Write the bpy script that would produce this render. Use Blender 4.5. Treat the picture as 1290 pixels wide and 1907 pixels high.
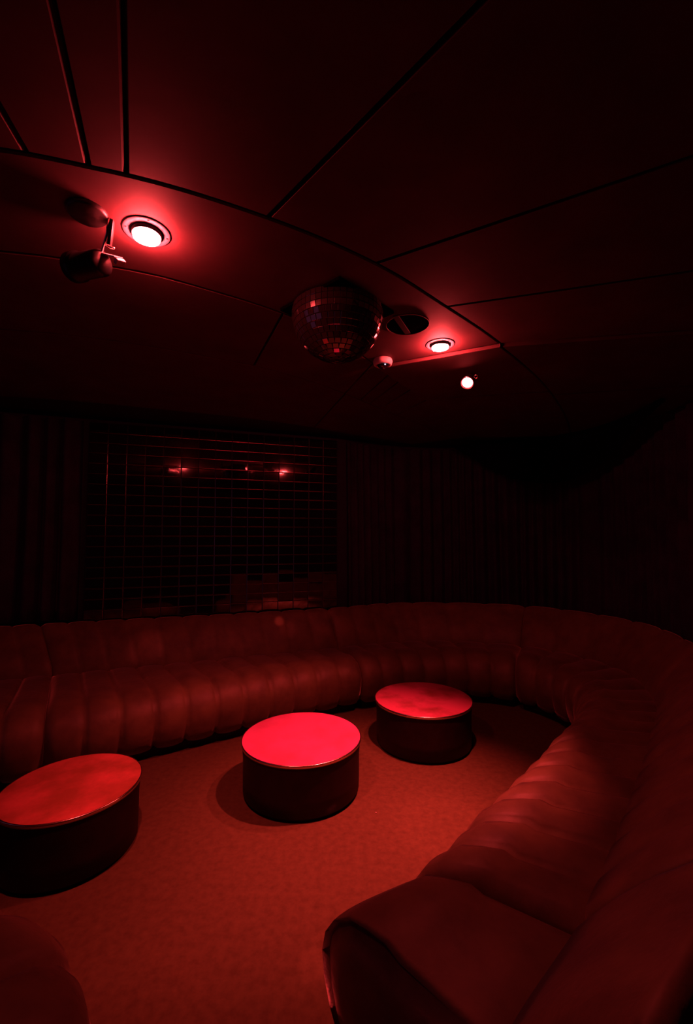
import bpy, bmesh, math, random
from mathutils import Vector, Matrix, Euler
for o in list(bpy.data.objects): bpy.data.objects.remove(o)
S = bpy.context.scene
C = S.collection
R = math.radians
random.seed(7)

# ---------------------------------------------------------------- camera, world, exposure
cd = bpy.data.cameras.new('camera'); cam = bpy.data.objects.new('camera', cd); C.objects.link(cam)
cd.sensor_fit = 'VERTICAL'; cd.sensor_height = 24.0; cd.lens = 24.0 * 815.0 / 1907.0
cam.location = (0, 0, 1.59); cam.rotation_euler = (R(90 + 3.27), 0, 0); cd.clip_start = 0.02
S.camera = cam
w = bpy.data.worlds.new('world'); S.world = w; w.use_nodes = True
w.node_tree.nodes['Background'].inputs[0].default_value = (0.8, 0.26, 0.75, 1)
w.node_tree.nodes['Background'].inputs[1].default_value = 0.05
S.view_settings.view_transform = 'Standard'; S.view_settings.look = 'None'
S.view_settings.gamma = 1.0; S.view_settings.use_curve_mapping = False
S.view_settings.exposure = 0.0
RED = (1.0, 0.055, 0.060)
LENS_POWER = 45.0      # face of a recessed lamp's lens
RIM_POWER = 2400.0     # prismatic side of the lens, which washes the ceiling
SPOT_POWER = 360.0
CZ = 2.72            # ceiling height

# ---------------------------------------------------------------- helpers
def mat(name, col, rough=0.7, metal=0.0, noise=None, bump=None, sheen=0.0, emit=None, col2=None, spec=0.5, coat=0):
    m = bpy.data.materials.new(name); m.use_nodes = True
    nt = m.node_tree; b = nt.nodes['Principled BSDF']
    b.inputs['Base Color'].default_value = (*col, 1); b.inputs['Roughness'].default_value = rough
    b.inputs['Metallic'].default_value = metal; b.inputs['Specular IOR Level'].default_value = spec
    if sheen:
        b.inputs['Sheen Weight'].default_value = sheen; b.inputs['Sheen Roughness'].default_value = 0.28
        b.inputs['Sheen Tint'].default_value = (1, .75, .65, 1)
    if emit:
        b.inputs['Emission Color'].default_value = (*emit[0], 1); b.inputs['Emission Strength'].default_value = emit[1]
    tc = nt.nodes.new('ShaderNodeTexCoord')
    if noise:
        sc, lo, hi = noise
        n = nt.nodes.new('ShaderNodeTexNoise'); n.inputs['Scale'].default_value = sc
        n.inputs['Detail'].default_value = 6; n.inputs['Roughness'].default_value = 0.6
        nt.links.new(tc.outputs['Object'], n.inputs['Vector'])
        r = nt.nodes.new('ShaderNodeValToRGB')
        r.color_ramp.elements[0].position = lo; r.color_ramp.elements[1].position = hi
        r.color_ramp.elements[0].color = (*(col2 or [c * .5 for c in col]), 1); r.color_ramp.elements[1].color = (*col, 1)
        nt.links.new(n.outputs['Fac'], r.inputs[0]); nt.links.new(r.outputs[0], b.inputs['Base Color'])
    if bump:
        sc, st, di = bump
        n2 = nt.nodes.new('ShaderNodeTexNoise'); n2.inputs['Scale'].default_value = sc; n2.inputs['Detail'].default_value = 4
        nt.links.new(tc.outputs['Object'], n2.inputs['Vector'])
        bp = nt.nodes.new('ShaderNodeBump'); bp.inputs['Strength'].default_value = st; bp.inputs['Distance'].default_value = di
        nt.links.new(n2.outputs['Fac'], bp.inputs['Height']); nt.links.new(bp.outputs[0], b.inputs['Normal'])
    return m

M = {
 'carpet': mat('carpet', (.15, .12, .055), .95, noise=(28, .15, .85), col2=(.075, .055, .026), bump=(800, .4, .003), sheen=.1, spec=.1),
 'velvet': mat('velvet', (.23, .18, .09), .54, noise=(6, .3, .75), col2=(.12, .09, .05), bump=(22, .22, .012), sheen=1.0, spec=.45),
 'plinth': mat('plinth', (.010, .008, .008), .7),
 'curtain': mat('curtain', (.085, .07, .16), .9, noise=(5, .3, .8), bump=(60, .3, .004), sheen=.25, spec=.1),
 'drape': mat('drape', (.005, .007, .022), .95, bump=(30, .3, .005), spec=.05),
 'ceiling': mat('ceiling', (.085, .036, .038), .75, noise=(4, .25, .8), col2=(.050, .022, .026), bump=(5, .10, .01), sheen=.05, spec=.2),
 'groove': mat('groove', (.012, .008, .008), .9),
 'wall': mat('wall', (.02, .02, .06), .85, noise=(3, .3, .7), bump=(40, .3, .004)),
 'drum': mat('drum', (.016, .008, .009), .55, noise=(14, .3, .8), bump=(120, .2, .002), spec=.25),
 'trim': mat('trim', (.9, .75, .62), .25, metal=1),
 'mirror': mat('mirror', (.004, .003, .004), .04, spec=1.0),
 'mirror_edge': mat('mirror_edge', (.40, .34, .32), .25, metal=1),
 'backing': mat('backing', (.006, .005, .005), .9),
 'ball': mat('ball', (.02, .015, .016), .05, spec=1.0),
 'black': mat('black', (.006, .006, .007), .45),
 'hole': mat('hole', (.002, .002, .002), 1.0, spec=.0),
 'chrome': mat('chrome', (.85, .82, .8), .2, metal=1),
 'white': mat('white', (.80, .72, .70), .5),
 'flange': mat('flange', (.085, .10, .12), .6, spec=.2),
 'screw': mat('screw', (.05, .04, .04), .5, metal=1),
 'lens': mat('lens', (.2, .2, .2), .5, emit=(RED, LENS_POWER)),
 'lens_rim': mat('lens_rim', (.2, .2, .2), .5, emit=(RED, RIM_POWER)),
 'bulb': mat('bulb', (.2, .2, .2), .5, emit=(RED, 60.0)),
 'led': mat('led', (.2, .2, .2), .5, emit=((.8, .7, 1), 1.6)),
 'smoked': mat('smoked', (.01, .01, .012), .06, spec=.8),
}
def top_mat(name, col, dark, scale, lo, hi):
    """Round table top: brushed pale metal with brown stains and a centre mark."""
    m = mat(name, col, .38, metal=.15, noise=(scale, lo, hi), col2=dark, bump=(200, .08, .001))
    return m
for k_ in ('mirror', 'ball'): M[k_].node_tree.nodes['Principled BSDF'].inputs['IOR'].default_value = 1.85 if k_ == 'mirror' else 2.0
M['top_clean'] = top_mat('top_clean', (.74, .14, .40), (.52, .10, .22), 3.2, .25, .55)
M['top_spot'] = top_mat('top_spot', (.60, .12, .24), (.26, .07, .06), 3.6, .30, .50)
M['top_worn'] = top_mat('top_worn', (.92, .24, .20), (.50, .17, .09), 4.2, .35, .62)

def obj(name, bm, m, parent=None, smooth=False):
    me = bpy.data.meshes.new(name); bm.normal_update(); bm.to_mesh(me); bm.free()
    if smooth:
        for p in me.polygons: p.use_smooth = True
    for mm in (m if isinstance(m, (list, tuple)) else [m]): me.materials.append(M[mm])
    o = bpy.data.objects.new(name, me); C.objects.link(o)
    if parent: o.parent = parent
    return o
def thing(name, label, cat, loc=(0, 0, 0), rot=(0, 0, 0), group=None):
    o = bpy.data.objects.new(name, None); C.objects.link(o); o.empty_display_size = .1
    o.location = loc; o.rotation_euler = rot; o['label'] = label; o['category'] = cat
    if group: o['group'] = group
    return o
def tag(o, label, cat, group=None):
    o['label'] = label; o['category'] = cat
    if group: o['group'] = group
    return o
def cr(pts, n):
    """Catmull-Rom through points, n samples per span, returns list of Vectors."""
    P = [Vector(p) for p in pts]; P = [2 * P[0] - P[1]] + P + [2 * P[-1] - P[-2]]
    out = []
    for i in range(1, len(P) - 2):
        for k in range(n):
            t = k / n; a, b, c, d = P[i-1:i+3]
            out.append(.5 * ((2*b) + (c-a)*t + (2*a-5*b+4*c-d)*t*t + (3*b-a-3*c+d)*t**3))
    out.append(P[-2].copy()); return out
def crat(pts, u):
    P = [Vector(p) for p in pts]; n = len(P) - 1; P = [2 * P[0] - P[1]] + P + [2 * P[-1] - P[-2]]
    i = min(int(u), n - 1) if u > 0 else 0; t = u - i; a, b, c, d = P[i:i+4]
    return .5 * ((2*b) + (c-a)*t + (2*a-5*b+4*c-d)*t*t + (3*b-a-3*c+d)*t**3)
def box(bm, c, s, rot=None, bev=0):
    r = bmesh.ops.create_cube(bm, size=1)
    vs = r['verts']
    for v in vs:
        v.co = Vector((v.co.x*s[0], v.co.y*s[1], v.co.z*s[2]))
    if bev:
        es = list({e for v in vs for e in v.link_edges})
        rr = bmesh.ops.bevel(bm, geom=es, offset=bev, segments=2, affect='EDGES', profile=.5)
        vs = list({v for f in rr['faces'] for v in f.verts} | {v for v in vs if v.is_valid})
    mtx = Matrix.Translation(Vector(c)) @ (Euler(rot).to_matrix().to_4x4() if rot else Matrix.Identity(4))
    bmesh.ops.transform(bm, matrix=mtx, verts=vs)
def lathe(bm, prof, seg=48, mtx=None):
    """Revolve (r,z) profile about z."""
    rings = []; vs = []
    for r, z in prof:
        if r < 1e-6: ring = [bm.verts.new((0, 0, z))]
        else: ring = [bm.verts.new((r*math.cos(2*math.pi*k/seg), r*math.sin(2*math.pi*k/seg), z)) for k in range(seg)]
        rings.append(ring); vs += ring
    for a, b in zip(rings, rings[1:]):
        for k in range(seg):
            k2 = (k+1) % seg
            if len(a) == 1 and len(b) == 1: continue
            if len(a) == 1: bm.faces.new((a[0], b[k2], b[k]))
            elif len(b) == 1: bm.faces.new((a[k], a[k2], b[0]))
            else: bm.faces.new((a[k], a[k2], b[k2], b[k]))
    if mtx: bmesh.ops.transform(bm, matrix=mtx, verts=vs)
    bmesh.ops.recalc_face_normals(bm, faces=bm.faces)
def tube(bm, pts, r, seg=10):
    pts = [Vector(p) for p in pts]; rings = []
    for i, p in enumerate(pts):
        d = (pts[min(i+1, len(pts)-1)] - pts[max(i-1, 0)]).normalized()
        q = d.to_track_quat('Z', 'Y'); rings.append([bm.verts.new(p + q @ Vector((r*math.cos(2*math.pi*k/seg), r*math.sin(2*math.pi*k/seg), 0))) for k in range(seg)])
    for a, b in zip(rings, rings[1:]):
        for k in range(seg): bm.faces.new((a[k], a[(k+1) % seg], b[(k+1) % seg], b[k]))
    bm.faces.new(rings[0][::-1]); bm.faces.new(rings[-1])
def prism(bm, poly, z0, z1):
    """Slab from a plan polygon, slightly bevelled underside."""
    c = sum((Vector((p[0], p[1])) for p in poly), Vector((0, 0))) / len(poly)
    a = [bm.verts.new((p[0], p[1], z1)) for p in poly]
    b = [bm.verts.new((p[0], p[1], z0 + .006)) for p in poly]
    d = []
    for p in poly:
        q = Vector((p[0], p[1])); dd = (c - q); dd = dd.normalized() * .007
        d.append(bm.verts.new((q.x + dd.x, q.y + dd.y, z0)))
    n = len(poly)
    for i in range(n):
        j = (i+1) % n
        bm.faces.new((a[i], b[i], b[j], a[j])); bm.faces.new((b[i], d[i], d[j], b[j]))
    bm.faces.new(a); bm.faces.new(d[::-1])
    bmesh.ops.recalc_face_normals(bm, faces=bm.faces)

# ---------------------------------------------------------------- room shell
bm = bmesh.new(); box(bm, (0, 2.0, -.05), (9, 8.4, .1)); fl = obj('floor', bm, 'carpet'); fl['kind'] = 'structure'

# plan of the wall that runs behind the banquette (inner face)
WALL = [(-4.3, 3.48), (-2.475, 4.17), (-.10, 4.99), (.5, 5.36), (1.2, 5.5), (1.9, 5.42), (2.5, 5.0), (2.86, 4.3), (2.86, 3.5), (2.6, 2.8), (2.5, 2.2)]
def wall_strip(name, pts, th=.12, z0=0, z1=CZ + .1):
    bm = bmesh.new(); n = len(pts); P = [Vector(p) for p in pts]; inn = []; out = []
    for i, p in enumerate(P):
        d = (P[min(i+1, n-1)] - P[max(i-1, 0)]).normalized(); nn = Vector((-d.y, d.x))
        inn.append(p); out.append(p + nn * th)
    V = [[bm.verts.new((q.x, q.y, z)) for q in L] for L in (inn, out) for z in (z0, z1)]
    for i in range(n-1):
        for a, b in ((0, 1), (1, 3), (3, 2), (2, 0)):
            bm.faces.new((V[a][i], V[a][i+1], V[b][i+1], V[b][i]))
    for k in (0, n-1): bm.faces.new((V[0][k], V[1][k], V[3][k], V[2][k]))
    bmesh.ops.recalc_face_normals(bm, faces=bm.faces)
    o = obj(name, bm, 'wall'); o['kind'] = 'structure'; return o
wall_strip('wall_left', [WALL[0], WALL[1], WALL[2]])
bend = [tuple(p) for p in cr(WALL[2:], 6)]
wall_strip('wall_back', bend[:25])
wall_strip('wall_right', bend[24:] + [(2.5, 1.2), (2.5, -2.0)])
wall_strip('wall_far_left', [(-4.3, 1.4), (-4.3, 3.48)])
wall_strip('wall_rear', [(2.5, -2.0), (-4.3, -2.0)])

# ceiling slab and its padded panels
bm = bmesh.new(); box(bm, (-.7, 1.9, CZ + .105), (7.6, 8.0, .12)); ce = obj('ceiling', bm, 'groove'); ce['kind'] = 'structure'
U = [(-4.0, 1.40), (-2.6, 1.22), (-1.3, 1.19), (-.74, 1.29), (-.28, 1.49), (.12, 1.75), (.46, 2.06), (.9, 2.5), (1.45, 3.15), (2.0, 3.95), (2.5, 4.8)]
L = [(-4.1, 2.05), (-2.7, 1.72), (-1.55, 1.66), (-.96, 1.78), (-.62, 1.95), (-.31, 2.17), (-.05, 2.45), (.2, 2.84), (.55, 3.38), (.95, 4.0), (1.45, 4.85)]
O = [(-4.0, .8), (-2.6, .65), (-1.3, .62), (-.50, .75), (.09, 1.08), (.62, 1.47), (1.08, 1.87), (1.5, 2.4), (2.05, 3.05), (2.7, 3.7), (3.2, 4.5)]
def nrm(P, u):
    e = .02; d = (crat(P, min(u+e, len(P)-1)) - crat(P, max(u-e, 0))).normalized(); return Vector((d.y, -d.x))
DROP = .017
def panel(name, A, B, u0, u1, z, gap=.006, n=8, m='ceiling'):
    """panel between curves A(u) and B(u), u in u0..u1, shrunk by a joint gap on every side"""
    pa = [A(u0 + (u1-u0)*k/n) for k in range(n+1)]; pb = [B(u0 + (u1-u0)*k/n) for k in range(n+1)]
    for i in range(n+1):
        d = (pb[i]-pa[i]).normalized()*gap; pa[i] = pa[i] + d; pb[i] = pb[i] - d
    for P in (pa, pb):
        d = (P[1]-P[0]).normalized()*gap; P[0] = P[0] + d
        d = (P[-1]-P[-2]).normalized()*gap; P[-1] = P[-1] - d
    bm = bmesh.new(); b = .006; rows = []
    for i in range(n+1):
        d = (pb[i]-pa[i]).normalized()*b; e = Vector((0, 0))
        if i == 0: e = (pa[1]-pa[0]).normalized()*b
        if i == n: e = (pa[-2]-pa[-1]).normalized()*b
        rows.append([bm.verts.new((*q, h)) for q, h in ((pa[i], CZ+.05), (pa[i], z+.005), (pa[i]+d+e, z), (pb[i]-d+e, z), (pb[i], z+.005), (pb[i], CZ+.05))])
    for a, c in zip(rows, rows[1:]):
        for k in range(6): bm.faces.new((a[k], a[(k+1) % 6], c[(k+1) % 6], c[k]))
    bm.faces.new(rows[0][::-1]); bm.faces.new(rows[-1]); bmesh.ops.recalc_face_normals(bm, faces=bm.faces)
    return obj(name, bm, m, ce)
fU = lambda u: crat(U, u); fL = lambda u: crat(L, u)
UE = 7.0                                     # where the lit strip of ceiling ends
panel('ceiling_panel', fU, fL, 0, UE, CZ, gap=.004, n=60)
def off(f, P, d): return lambda u: f(u) + nrm(P, u) * d
fO = lambda u: crat(U, u) + (crat(O, u) - crat(U, u)) * 2.6
oc = [0, 1.0, 1.9, 2.55, 2.9, 3.1, 4.0, 5.0, 6.08, UE]
for i in range(len(oc)-1): panel('ceiling_panel', fU, fO, oc[i], oc[i+1], CZ, gap=.0045, n=10)
N = [(-4.1, 3.3), (-3.2, 3.4), (-2.6, 3.5), (-2.1, 3.65), (-1.6, 3.85), (-1.1, 4.05), (-.7, 4.25), (-.3, 4.5), (0, 4.75), (.4, 5.0), (.8, 5.3)]
def fN(k): return lambda u: crat(L, u).lerp(crat(N, u), k)
ic = [0, 4.95, 6.9, 7.3, 7.55, 7.85, 8.3, 9.0, 10]
for i in range(len(ic)-1): panel('ceiling_panel', fL, fN(.36), ic[i], ic[i+1], CZ, gap=.003, n=16)
for a, b in ((0, 6.9), (6.9, 10)): panel('ceiling_panel', fN(.36), fN(1), a, b, CZ, gap=.003, n=30)
# lower soffit beyond the strip's end, in boards
for a, b in zip([UE, 8.2, 9.1, 10][:-1], [8.2, 9.1, 10]): panel('soffit_panel', fU, fL, a, b, CZ - DROP, gap=.004, n=6)
for a, b in ((UE, 8.3), (8.3, 10)): panel('soffit_panel', fU, fO, a, b, CZ - DROP, gap=.004, n=6)

# ---------------------------------------------------------------- banquette
# plan stations: seat front / seat crease / top of backrest
F = [(-3.30, 2.07), (-1.93, 2.87), (-.90, 3.49), (.13, 4.08), (.90, 4.28), (1.56, 4.12), (1.80, 3.62), (1.62, 3.08), (1.15, 2.53), (.72, 2.07), (.26, 1.60), (-.06, 1.40)]
K = [(-3.75, 3.25), (-2.51, 3.80), (-1.35, 4.22), (-.10, 4.70), (.78, 5.00), (1.88, 4.78), (2.42, 4.00), (2.20, 3.15), (1.72, 2.50), (1.25, 1.94), (.73, 1.36), (.34, 1.00)]
T = [(-3.90, 3.42), (-2.70, 3.94), (-1.45, 4.35), (-.18, 4.80), (.72, 5.20), (2.00, 4.98), (2.62, 4.08), (2.42, 3.08), (1.98, 2.36), (1.52, 1.76), (1.03, 1.22), (.46, .78)]
SEAT = [(.09, .08), (.025, .10), (-.005, .155), (-.03, .225), (-.038, .29), (-.026, .345), (.006, .392), (.06, .43), (.12, .442), (.20, .45)]
def pillow(t, p=.36):           # 0 at grooves, 1 at crest
    return max(0.0, math.sin(math.pi * t)) ** p
def arc_uniform(P, a, b, n):
    N = 200; us = [a + (b-a)*k/N for k in range(N+1)]; q = [crat(P, u) for u in us]; s = [0]
    for i in range(N): s.append(s[-1] + (q[i+1]-q[i]).length)
    out = []; j = 0
    for k in range(n+1):
        t = s[-1]*k/n
        while j < N-1 and s[j+1] < t: j += 1
        f = (t - s[j])/max(1e-9, s[j+1]-s[j]); out.append(us[j] + f*(us[j+1]-us[j]))
    return out
def loft(name, ringf, us, m, parent, caps=.03):
    """ringf(u)->closed list of Vectors; rounds both ends"""
    bm = bmesh.new(); rings = [ringf(u, t) for u, t in us]
    def shrink(r, k, adv):
        c = sum(r, Vector()) / len(r); return [q + (c-q).normalized()*min(k, (c-q).length*.9) + adv for q in r]
    d0 = (sum(rings[0], Vector()) - sum(rings[1], Vector())).normalized(); d1 = (sum(rings[-1], Vector()) - sum(rings[-2], Vector())).normalized()
    pre = [shrink([q.copy() for q in rings[0]], caps*(1-math.cos(a)), d0*(-caps*(1-math.sin(a)))) for a in (R(90), R(60), R(30))]
    post = [shrink([q.copy() for q in rings[-1]], caps*(1-math.cos(a)), d1*(-caps*(1-math.sin(a)))) for a in (R(30), R(60), R(90))]
    rings = pre + rings[2:-2] + post
    V = [[bm.verts.new(q) for q in r] for r in rings]; n = len(V[0])
    for a, b in zip(V, V[1:]):
        for k in range(n): bm.faces.new((a[k], a[(k+1) % n], b[(k+1) % n], b[k]))
    bm.faces.new(V[0][::-1]); bm.faces.new(V[-1])
    bmesh.ops.recalc_face_normals(bm, faces=bm.faces)
    return obj(name, bm, m, parent, smooth=True)
def section(label, u0, u1, nfl, F=F, K=K, T=T, back=True, capr=.03, cape=None, sub=10, seatdrop=0, group='curved velvet banquette sections'):
    o = thing('sofa_section', label, 'sofa', (*crat(F, (u0+u1)/2), 0), group=None)
    o0 = Vector((*crat(F, (u0+u1)/2), 0))
    def V3(p, z): return Vector((p.x, p.y, z)) - o0
    fl = arc_uniform(F, u0, u1, nfl); us = []
    for i in range(nfl):
        for k in range(sub):
            us.append((fl[i] + (fl[i+1]-fl[i])*k/sub, k/sub))
    us.append((fl[-1], 0.0))
    rnd = random.Random(int(u0*100)); wob = [rnd.uniform(-.004, .006) for _ in range(nfl+1)]
    def seat_ring(u, t):
        f = crat(F, u); k = crat(K, u); d = k - f; ln = d.length; d = d/ln
        j = 0
        while j < nfl-1 and fl[j+1] <= u: j += 1
        h = pillow(t)*.031 + wob[j]*pillow(t)
        r = []
        P = SEAT
        for i, (a, z) in enumerate(P):
            a2 = P[min(i+1, len(P)-1)]; a1 = P[max(i-1, 0)]; tn = Vector((a2[0]-a1[0], a2[1]-a1[1])).normalized(); nn = Vector((-tn.y, tn.x))
            amt = h if i > 0 else 0
            r.append(V3(f + d*(a + nn.x*amt), z + nn.y*amt))
        for s in (.45, .62, .78, .92, 1.0):
            dip = -.012*math.sin(math.pi*min(1, s))
            r.append(V3(f + d*(ln*s), .452 - .045*s*s + dip + h*(1.0 if s < .95 else .3)))
        r.append(V3(f + d*(ln+.015), .40)); r.append(V3(f + d*(ln), .12)); r.append(V3(f + d*(ln*.5), .09))
        return r
    loft('seat', seat_ring, us, 'velvet', o, cape or capr)
    if back:
        def back_ring(u, t):
            k = crat(K, u); tt = crat(T, u); d = tt-k; ln = d.length; d = d/ln
            j = 0
            h = pillow(t)*.015
            prof = [(-.03, .12), (-.035, .40), (-.02-h, .46), (ln*.25-h-.015, .56), (ln*.55-h-.02, .65), (ln*.85-h-.01, .73), (ln+.01-h*.6, .775+h*.3), (ln+.025, .80+h), (ln+.05, .80+h)]
            prof += [(ln+.072, .775), (ln+.08, .70), (ln+.08, .12)]
            return [V3(k + d*a, z) for a, z in prof]
        loft('backrest', back_ring, us, 'velvet', o, capr)
    def plinth_ring(u, t):
        f = crat(F, u); k = crat(K, u); d = (k-f); ln = d.length; d = d/ln
        return [V3(f + d*.07, 0), V3(f + d*.07, .10), V3(f + d*(ln), .10), V3(f + d*(ln), 0)]
    loft('plinth', plinth_ring, [(u0+(u1-u0)*(.02+.96*k/24), 0) for k in range(25)], 'plinth', o, .004)
    return o
section('dark red channelled velvet sofa section at far left, beside the left curtain', 0, 1, 7)
section('long straight channelled velvet sofa section below the mirror tile panel', 1, 3, 11)
section('slightly curved velvet sofa section at the back, behind the farthest round table', 3, 5, 7)
section('long velvet sofa section bending round the right end of the lounge', 5, 10, 17)
section('nearest wide velvet sofa end piece at the bottom right', 10, 11, 1, sub=24, capr=.04, cape=.09)
# bench opposite: only its corner is in the picture
F2 = [(-2.3, 1.66), (-1.6, 1.55), (-1.04, 1.43), (-.72, 1.18), (-.56, .74)]
K2 = [(-2.4, .95), (-1.75, .85), (-1.45, .72), (-1.35, .60), (-1.3, .40)]
section('velvet bench with rounded corner at the bottom left edge of the picture', 0, 4, 7, F=F2, K=K2, T=K2, back=False)

# ---------------------------------------------------------------- round drum tables
def table(label, x, y, D, h, m, rot):
    o = thing('drum_table', label, 'table', (x, y, 0), (0, 0, rot), group='round drum tables'); r = D/2
    bm = bmesh.new(); lathe(bm, [(0, .0), (r-.03, .0), (r-.03, .02), (r-.014, .022), (r-.012, h*.35), (r-.012, h*.7), (r-.006, h-.03), (r-.006, h-.018)], 96)
    obj('drum', bm, 'drum', o, True)
    bm = bmesh.new(); lathe(bm, [(r-.008, h-.018), (r, h-.017), (r+.001, h-.002), (r-.001, h+.0005), (r-.005, h)], 96)
    obj('trim_ring', bm, 'trim', o, True)
    bm = bmesh.new(); lathe(bm, [(0, h-.001), (r*.5, h-.001), (r-.004, h-.001), (r-.004, h-.012)], 96)
    obj('tabletop', bm, m, o)
    bm = bmesh.new(); lathe(bm, [(0, h-.03), (r-.02, h-.03), (r-.02, h-.016), (0, h-.016)], 48)
    return o
table('low black drum table with a stained orange top at the left edge', -1.41, 2.33, .65, .32, 'top_worn', .4)
table('low black drum table with the brightest pinkish red top, middle of the three', -.286, 2.882, .756, .32, 'top_clean', 1.9)
table('farthest low black drum table, dark smudge on its red top', .598, 3.50, .75, .335, 'top_spot', 2.4)

# ---------------------------------------------------------------- mirror tile panel
PL = Vector((-2.455, 4.14)); PR = Vector((-.115, 4.95)); dv = (PR-PL); LN = dv.length; dv = dv/LN; nv = Vector((dv.y, -dv.x))
ang = math.atan2(dv.y, dv.x)
mp = thing('wall_mirror', 'wall panel of small dark rectangular mirror tiles behind the long sofa', 'mirror', (PL.x, PL.y, .80), (0, 0, ang))
bm = bmesh.new(); box(bm, (LN/2, -.012, .945), (LN, .014, 1.89)); obj('backing', bm, 'backing', mp)
NC, NR = 15, 19; tw, th = LN/NC, 1.88/NR
bm = bmesh.new(); g = .0022; b = .0035
o4 = [(-tw/2+g, -th/2+g), (tw/2-g, -th/2+g), (tw/2-g, th/2-g), (-tw/2+g, th/2-g)]
i4 = [(x - math.copysign(b, x), z - math.copysign(b, z)) for x, z in o4]
va = [bm.verts.new((x, 0, z)) for x, z in o4]; vb = [bm.verts.new((x, -.0035, z)) for x, z in o4]; vc = [bm.verts.new((x, -.0055, z)) for x, z in i4]
bm.faces.new(vc); 
for i in range(4):
    j = (i+1) % 4; f = bm.faces.new((vb[i], vb[j], vc[j], vc[i])); f.material_index = 1
    f = bm.faces.new((va[i], va[j], vb[j], vb[i])); f.material_index = 1
bm.faces.new(va[::-1]); bmesh.ops.recalc_face_normals(bm, faces=bm.faces)
tile0 = obj('mirror_tile', bm, ['mirror', 'mirror_edge'], mp); first = True
for r_ in range(NR):
    for c_ in range(NC):
        t = tile0 if first else tile0.copy()
        if not first: C.objects.link(t); t.parent = mp
        first = False
        t.location = (tw*(c_+.5), -.020, th*(r_+.5) + .005)
        t.rotation_euler = (R(random.gauss(0, .55)), 0, R(random.gauss(0, .45)))

# ---------------------------------------------------------------- curtains
def curtain(label, pts, z0, z1, wl=.13, amp=.045, gather=None, m='curtain'):
    P = [Vector(p) for p in pts]; s = [0]
    for a, b in zip(P, P[1:]): s.append(s[-1]+(b-a).length)
    bm = bmesh.new(); n = int(s[-1]/wl*10); rows = 14; V = []; j = 0; rr = random.Random(len(pts)); ph = 0; base = P[0]
    prev = None
    for k in range(n+1):
        t = s[-1]*k/n
        while j < len(P)-2 and s[j+1] < t: j += 1
        q = P[j].lerp(P[j+1], (t-s[j])/(s[j+1]-s[j])); d = (P[j+1]-P[j]).normalized(); nn = Vector((d.y, -d.x))
        ph += 2*math.pi*(s[-1]/n)/wl*(1+.35*math.sin(t*5.1)+.2*math.sin(t*13)); col = []
        for i in range(rows+1):
            zz = i/rows; a = amp*(.55+.45*(1-zz)) * (1 + .25*math.sin(t*3.3+zz*2))
            w_ = math.sin(ph + .25*math.sin(zz*4+t*2)); off_ = (.5+.5*w_)**.8*2*a + .012
            col.append(bm.verts.new((q.x+nn.x*off_, q.y+nn.y*off_, z0 + (z1-z0)*zz + (.012*w_ if i == 0 else 0))))
        V.append(col)
    for a, b in zip(V, V[1:]):
        for i in range(rows): bm.faces.new((a[i], b[i], b[i+1], a[i+1]))
    bmesh.ops.solidify(bm, geom=list(bm.faces), thickness=.003)
    return tag(obj('curtain', bm, m, None, True), label, 'curtain')
curtain('dark pleated curtain at the left edge, hanging beside the mirror tiles', [(-4.2, 3.51), (-2.50, 4.14)], .832, CZ-.03, wl=.20, amp=.07)
iw = [tuple(p) for p in cr(WALL[2:], 8)]
curtain('dark pleated curtain on the back wall right of the mirror tiles', iw[1:27], .1, CZ-DROP-.02)
curtain('dark pleated curtain on the right wall around the end of the sofa', iw[26:], .1, CZ-DROP-.02)

# black swag hanging from the ceiling edge in front of the curtains
bm = bmesh.new(); sw = [Vector(p) for p in cr([(1.25, 5.22), (1.85, 5.12), (2.32, 4.72), (2.56, 4.2), (2.56, 3.45)], 14)]; V = []
for k, q in enumerate(sw):
    t = k/(len(sw)-1); sag = .50*(math.sin(math.pi*t**.92))**1.25 + .02; col = []
    d = (sw[min(k+1, len(sw)-1)] - sw[max(k-1, 0)]).normalized(); nn = Vector((d.y, -d.x))
    for i in range(13):
        v_ = i/12; bul = .05*math.sin(math.pi*v_) + .014*math.sin(v_*22)*math.sin(math.pi*t)
        col.append(bm.verts.new((q.x+nn.x*bul, q.y+nn.y*bul, CZ-DROP-.003 - sag*v_)))
    V.append(col)
for a, b_ in zip(V, V[1:]):
    for i in range(12): bm.faces.new((a[i], b_[i], b_[i+1], a[i+1]))
bmesh.ops.solidify(bm, geom=list(bm.faces), thickness=.004)
tag(obj('swag_drape', bm, 'drape', None, True), 'black fabric swag sagging from the ceiling above the right end of the sofa', 'drape')

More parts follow.
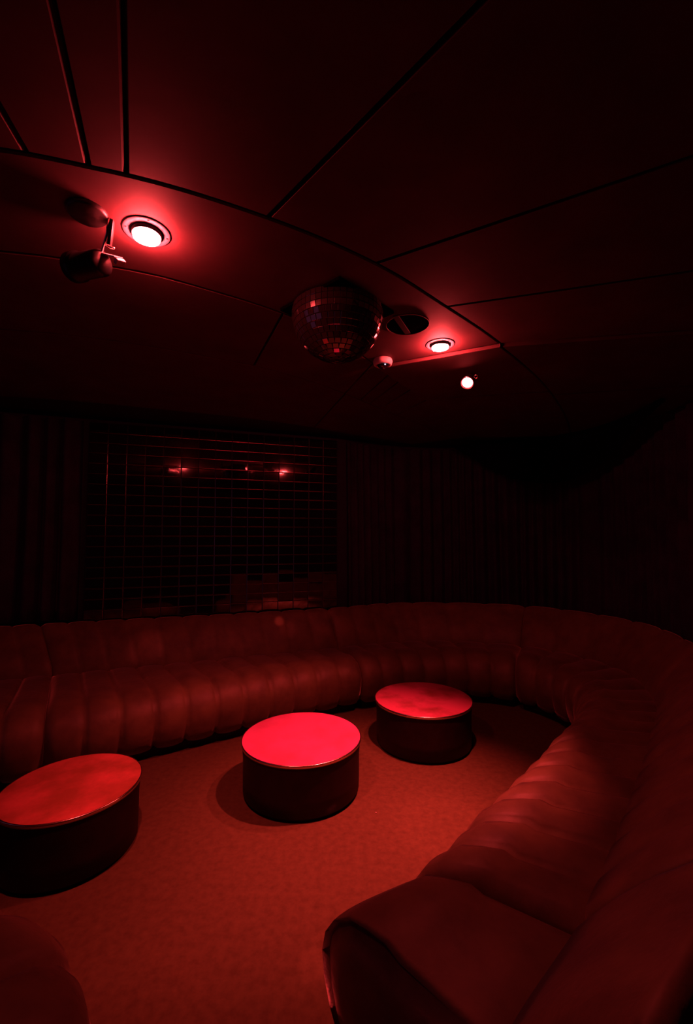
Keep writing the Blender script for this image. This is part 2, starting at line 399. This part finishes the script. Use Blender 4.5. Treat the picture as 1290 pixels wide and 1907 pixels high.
# ---------------------------------------------------------------- recessed lamps
def downlight(label, x, y, target, half, gain, r=.083):
    o = thing('recessed_light', label, 'ceiling light', (x, y, CZ), group='recessed ceiling lights')
    bm = bmesh.new(); lathe(bm, [(.052, 0), (.052, -.004), (r-.003, -.004), (r, -.002), (r, 0)], 64); fr = obj('trim_ring', bm, 'flange', o, True)
    for k in range(4):
        a = k*math.pi/2+.5; bm = bmesh.new(); lathe(bm, [(0, -.0062), (.0028, -.006), (.0034, -.005), (.0034, -.003)], 10, Matrix.Translation((.070*math.cos(a), .070*math.sin(a), 0))); obj('screw', bm, 'screw', fr)
    bm = bmesh.new(); lathe(bm, [(.052, -.001), (.0515, -.017), (.0495, -.018), (.048, -.017), (.047, -.006)], 64); obj('bezel', bm, 'screw', o, True)
    bm = bmesh.new(); lathe(bm, [(0, -.0285), (.02, -.028), (.035, -.0273), (.0455, -.0262)], 40); ln = obj('lens', bm, 'lens', o, True)
    bm = bmesh.new(); lathe(bm, [(.046, -.010), (.046, -.026)], 40); obj('lens_rim', bm, 'lens_rim', ln, True)
    ld = bpy.data.lights.new('lamp_beam', 'SPOT'); lo = bpy.data.objects.new('lamp_beam', ld); C.objects.link(lo); lo.parent = o
    lo.location = (0, 0, -.03); ld.energy = SPOT_POWER * gain; ld.color = RED; ld.spot_size = R(half*2); ld.spot_blend = .9; ld.shadow_soft_size = .03
    lo.rotation_euler = (Vector(target) - Vector((x, y, CZ-.03))).to_track_quat('-Z', 'Y').to_euler()
    return o
downlight('large glowing red recessed ceiling light at the left, beside the black spotlight', -.74, 1.56, (-.56, 2.42, .2), 29, .68)
downlight('smaller looking glowing red recessed ceiling light right of the mirror ball', .55, 2.51, (.24, 2.62, .2), 28, 2.1)

# small lit spotlight aimed into the room
def aim(o, target):
    d = Vector(target) - Vector(o.location); o.rotation_euler = d.to_track_quat('-Z', 'Y').to_euler()
sp = thing('spotlight', 'small round lit spotlight on a bracket, right of the recessed lights', 'spotlight', (.82, 2.91, CZ-DROP-.065))
aim(sp, (-.3, 1.0, .6))
bm = bmesh.new(); lathe(bm, [(0, .085), (.025, .083), (.034, .06), (.043, .0), (.046, -.014), (.043, -.016), (.041, -.004), (0, -.004)], 40); obj('housing', bm, 'black', sp, True)
bm = bmesh.new(); lathe(bm, [(.041, -.013), (.047, -.013), (.048, -.017), (.041, -.018)], 40); obj('rim', bm, 'chrome', sp, True)
bm = bmesh.new(); lathe(bm, [(0, -.014), (.02, -.013), (.036, -.008)], 32); obj('lens', bm, 'bulb', sp, True)
ld = bpy.data.lights.new('lamp_beam', 'SPOT'); lo = bpy.data.objects.new('lamp_beam', ld); C.objects.link(lo); lo.parent = sp
lo.location = (0, 0, -.03); lo.rotation_euler = (sp.rotation_euler.to_matrix().inverted() @ (Vector((-.38, 2.95, .3)) - sp.location)).to_track_quat('-Z', 'Y').to_euler(); ld.energy = 150; ld.color = RED; ld.spot_size = R(70); ld.spot_blend = 1; ld.shadow_soft_size = .03
bm = bmesh.new(); tube(bm, [Vector((-.062+.012*math.cos(a), .03+.012*math.sin(a), -.005)) for a in [k*math.pi/8 for k in range(17)]], .003, 8); obj('bracket_loop', bm, 'chrome', sp, True)
bm = bmesh.new(); tube(bm, [(0.0, .035, .05), (.0, .07, .062)], .006); obj('stem', bm, 'black', sp, True)

# black theatre-style spotlight beside the left lamp
ls = thing('stage_spotlight', 'black unlit spotlight with shiny yoke under the ceiling at the left', 'spotlight', (-.90, 1.46, CZ))
bm = bmesh.new(); lathe(bm, [(0, -.016), (.058, -.016), (.064, -.010), (.065, 0)], 40); obj('mount_plate', bm, 'black', ls, True)
bm = bmesh.new(); box(bm, (.058, .045, -.045), (.012, .03, .085), (R(18), R(8), R(20)), .002); obj('mount_clip', bm, 'black', ls)
bm = bmesh.new(); tube(bm, [(.062, .02, -.012), (.045, .045, -.045), (.012, .075, -.088), (-.004, .085, -.108)], .0045); obj('arm', bm, 'chrome', ls, True)
bm = bmesh.new(); tube(bm, [(.024, .066, -.07), (.045, .07, -.082), (.058, .075, -.082)], .004); obj('lock_lever', bm, 'chrome', ls, True)
bm = bmesh.new(); box(bm, (.030, .088, -.098), (.085, .040, .005), (R(25), R(20), R(-12)), .001); box(bm, (.068, .092, -.122), (.018, .034, .022), (R(25), R(50), R(-12)), .002); obj('yoke', bm, 'white', ls)
bm = bmesh.new(); mt = Matrix.Translation((-.055, .115, -.118)) @ Euler((R(97), R(4), R(68))).to_matrix().to_4x4()
lathe(bm, [(0, -.055), (.046, -.06), (.048, -.09), (.054, -.09), (.054, -.055), (.048, -.05), (.046, .06), (.034, .072), (0, .074)], 36, mt); obj('lamp_body', bm, 'black', ls, True)

# round opening in the ceiling, its shaded depth painted as a flat black disc
def opening(label, x, y, r, slat):
    o = thing('ceiling_opening', label, 'vent', (x, y, CZ))
    bm = bmesh.new(); lathe(bm, [(0, -.002), (r-.004, -.002)], 48); obj('hole_shade', bm, 'hole', o)
    bm = bmesh.new(); lathe(bm, [(r-.004, -.001), (r-.003, -.005), (r, -.004), (r+.001, 0)], 48); obj('rim', bm, 'ceiling', o, True)
    if slat:
        bm = bmesh.new(); box(bm, (-.03, 0, -.004), (.03, 2*r*.93, .003), (0, 0, R(-25))); obj('slat', bm, 'drum', o)
    return o
opening('dark round ceiling opening with a lighter slat, right of the mirror ball', .325, 2.27, .115, True)

# dome security camera
sc = thing('dome_camera', 'small white ring dome camera on the ceiling behind the mirror ball', 'camera', (.23, 2.72, CZ - .002))
bm = bmesh.new(); lathe(bm, [(.040, 0), (.058, -.004), (.062, -.018), (.056, -.038), (.044, -.044), (.040, -.036)], 48); obj('housing', bm, 'white', sc, True)
bm = bmesh.new(); lathe(bm, [(0, -.062), (.016, -.060), (.030, -.050), (.041, -.032), (.041, -.01)], 36); obj('dome', bm, 'smoked', sc, True)
bm = bmesh.new(); bmesh.ops.create_uvsphere(bm, u_segments=12, v_segments=8, radius=.0045, matrix=Matrix.Translation((.012, -.036, -.048))); obj('led', bm, 'led', sc, True)
bm = bmesh.new(); lathe(bm, [(0, -.066), (.010, -.066), (.013, -.060), (.013, -.055)], 20); obj('camera_lens', bm, 'black', sc, True)

# ---------------------------------------------------------------- mirror ball (sunk half into its ceiling mount)
BR = .225; BC = Vector((-.045, 2.115, CZ - .035))
mb = thing('mirror_ball', 'large disco ball covered in small square mirrors, fixed to the ceiling', 'disco ball', BC)
bm = bmesh.new(); prof = []
for k in range(25):
    a = -math.pi/2 + (math.pi/2 + .14)*k/24; prof.append(((BR-.004)*math.cos(a), (BR-.004)*math.sin(a)))
prof[0] = (0, prof[0][1]); lathe(bm, prof, 64); obj('core', bm, 'backing', mb, True)
bm = bmesh.new(); box(bm, (0, 0, .035-.008), (.40, .40, .014), (0, 0, R(48)), .002); obj('mounting_board', bm, 'hole', mb)
camv = Vector((0, 0, 1.59)) - BC
tiles = []; ts = .0285
nrow = int((math.pi/2+.12)*BR/ts)
for i in range(nrow):
    a0 = .13 - (i+.5)*ts/BR
    if a0 < -math.pi/2 + .02: break
    rr = BR*math.cos(a0); n = max(3, int(2*math.pi*rr/ts)); ww = 2*math.pi*rr/n; ph = random.random()*6
    for k in range(n):
        th_ = 2*math.pi*k/n + ph; nn = Vector((math.cos(th_)*math.cos(a0), math.sin(th_)*math.cos(a0), math.sin(a0)))
        tiles.append((nn.dot(camv.normalized()), nn, th_, ww))
tiles.sort(key=lambda t: -t[0])
def tile_bm(bm, s, mtx=None):
    h = s/2 - .0012; vs = [bm.verts.new((x, y, z)) for z, q in ((0, h), (.0028, h), (.0036, h-.0012)) for x, y in ((-q, -q), (q, -q), (q, q), (-q, q))]
    for l in (0, 4):
        for i in range(4): bm.faces.new((vs[l+i], vs[l+(i+1) % 4], vs[l+4+(i+1) % 4], vs[l+4+i]))
    bm.faces.new(vs[8:12])
    if mtx: bmesh.ops.transform(bm, matrix=mtx, verts=vs)
bm = bmesh.new(); tile_bm(bm, ts); t0 = obj('ball_tile', bm, 'ball', mb); rest = bmesh.new()
for idx, (dd, nn, th_, ww) in enumerate(tiles):
    jit = Vector((random.gauss(0, .012), random.gauss(0, .012), random.gauss(0, .012)))
    z = (nn + jit).normalized(); x = Vector((-math.sin(th_), math.cos(th_), 0)); y = z.cross(x).normalized(); x = y.cross(z)
    m4 = Matrix((x, y, z)).transposed().to_4x4(); m4.translation = nn*(BR-.004)
    if idx < 300:
        t = t0 if idx == 0 else t0.copy()
        if idx: C.objects.link(t); t.parent = mb
        t.matrix_local = m4 @ Matrix.Diagonal((ww/ts, 1, 1, 1))
    else: tile_bm(rest, ts, m4 @ Matrix.Diagonal((ww/ts, 1, 1, 1)))
ro = obj('far_side_tiles', rest, 'ball', mb); ro['kind'] = 'stuff'
# added spots imitate light thrown back by the ball's facets onto sofa back and carpet
for (tx, ty, tz, sz, e) in ((-.70, 4.60, .70, 1.6, 2.6), (-.20, 4.80, .72, 1.4, .4), (-.11, 1.72, 0, 2.6, 2.2), (-.62, 4.62, .58, 2.6, .5), (-1.8, 4.05, .62, 4.5, 1.0)):
    d = (Vector((tx, ty, tz)) - BC); p = BC + d.normalized()*(BR+.03)
    ld = bpy.data.lights.new('added_facet_spot', 'SPOT'); lo = bpy.data.objects.new('added_facet_spot', ld); C.objects.link(lo)
    lo.location = p; lo.rotation_euler = d.to_track_quat('-Z', 'Y').to_euler()
    ld.energy = e*40; ld.color = RED; ld.spot_size = R(sz*1.6); ld.spot_blend = .9; ld.shadow_soft_size = .004

# crumb on the carpet
bm = bmesh.new(); bmesh.ops.create_icosphere(bm, subdivisions=1, radius=.004, matrix=Matrix.Translation((.17, 2.62, .0035)) @ Matrix.Diagonal((1, 1, .6, 1)))
tag(obj('paper_scrap', bm, 'white'), 'tiny pale speck on the carpet right of the middle table', 'litter')
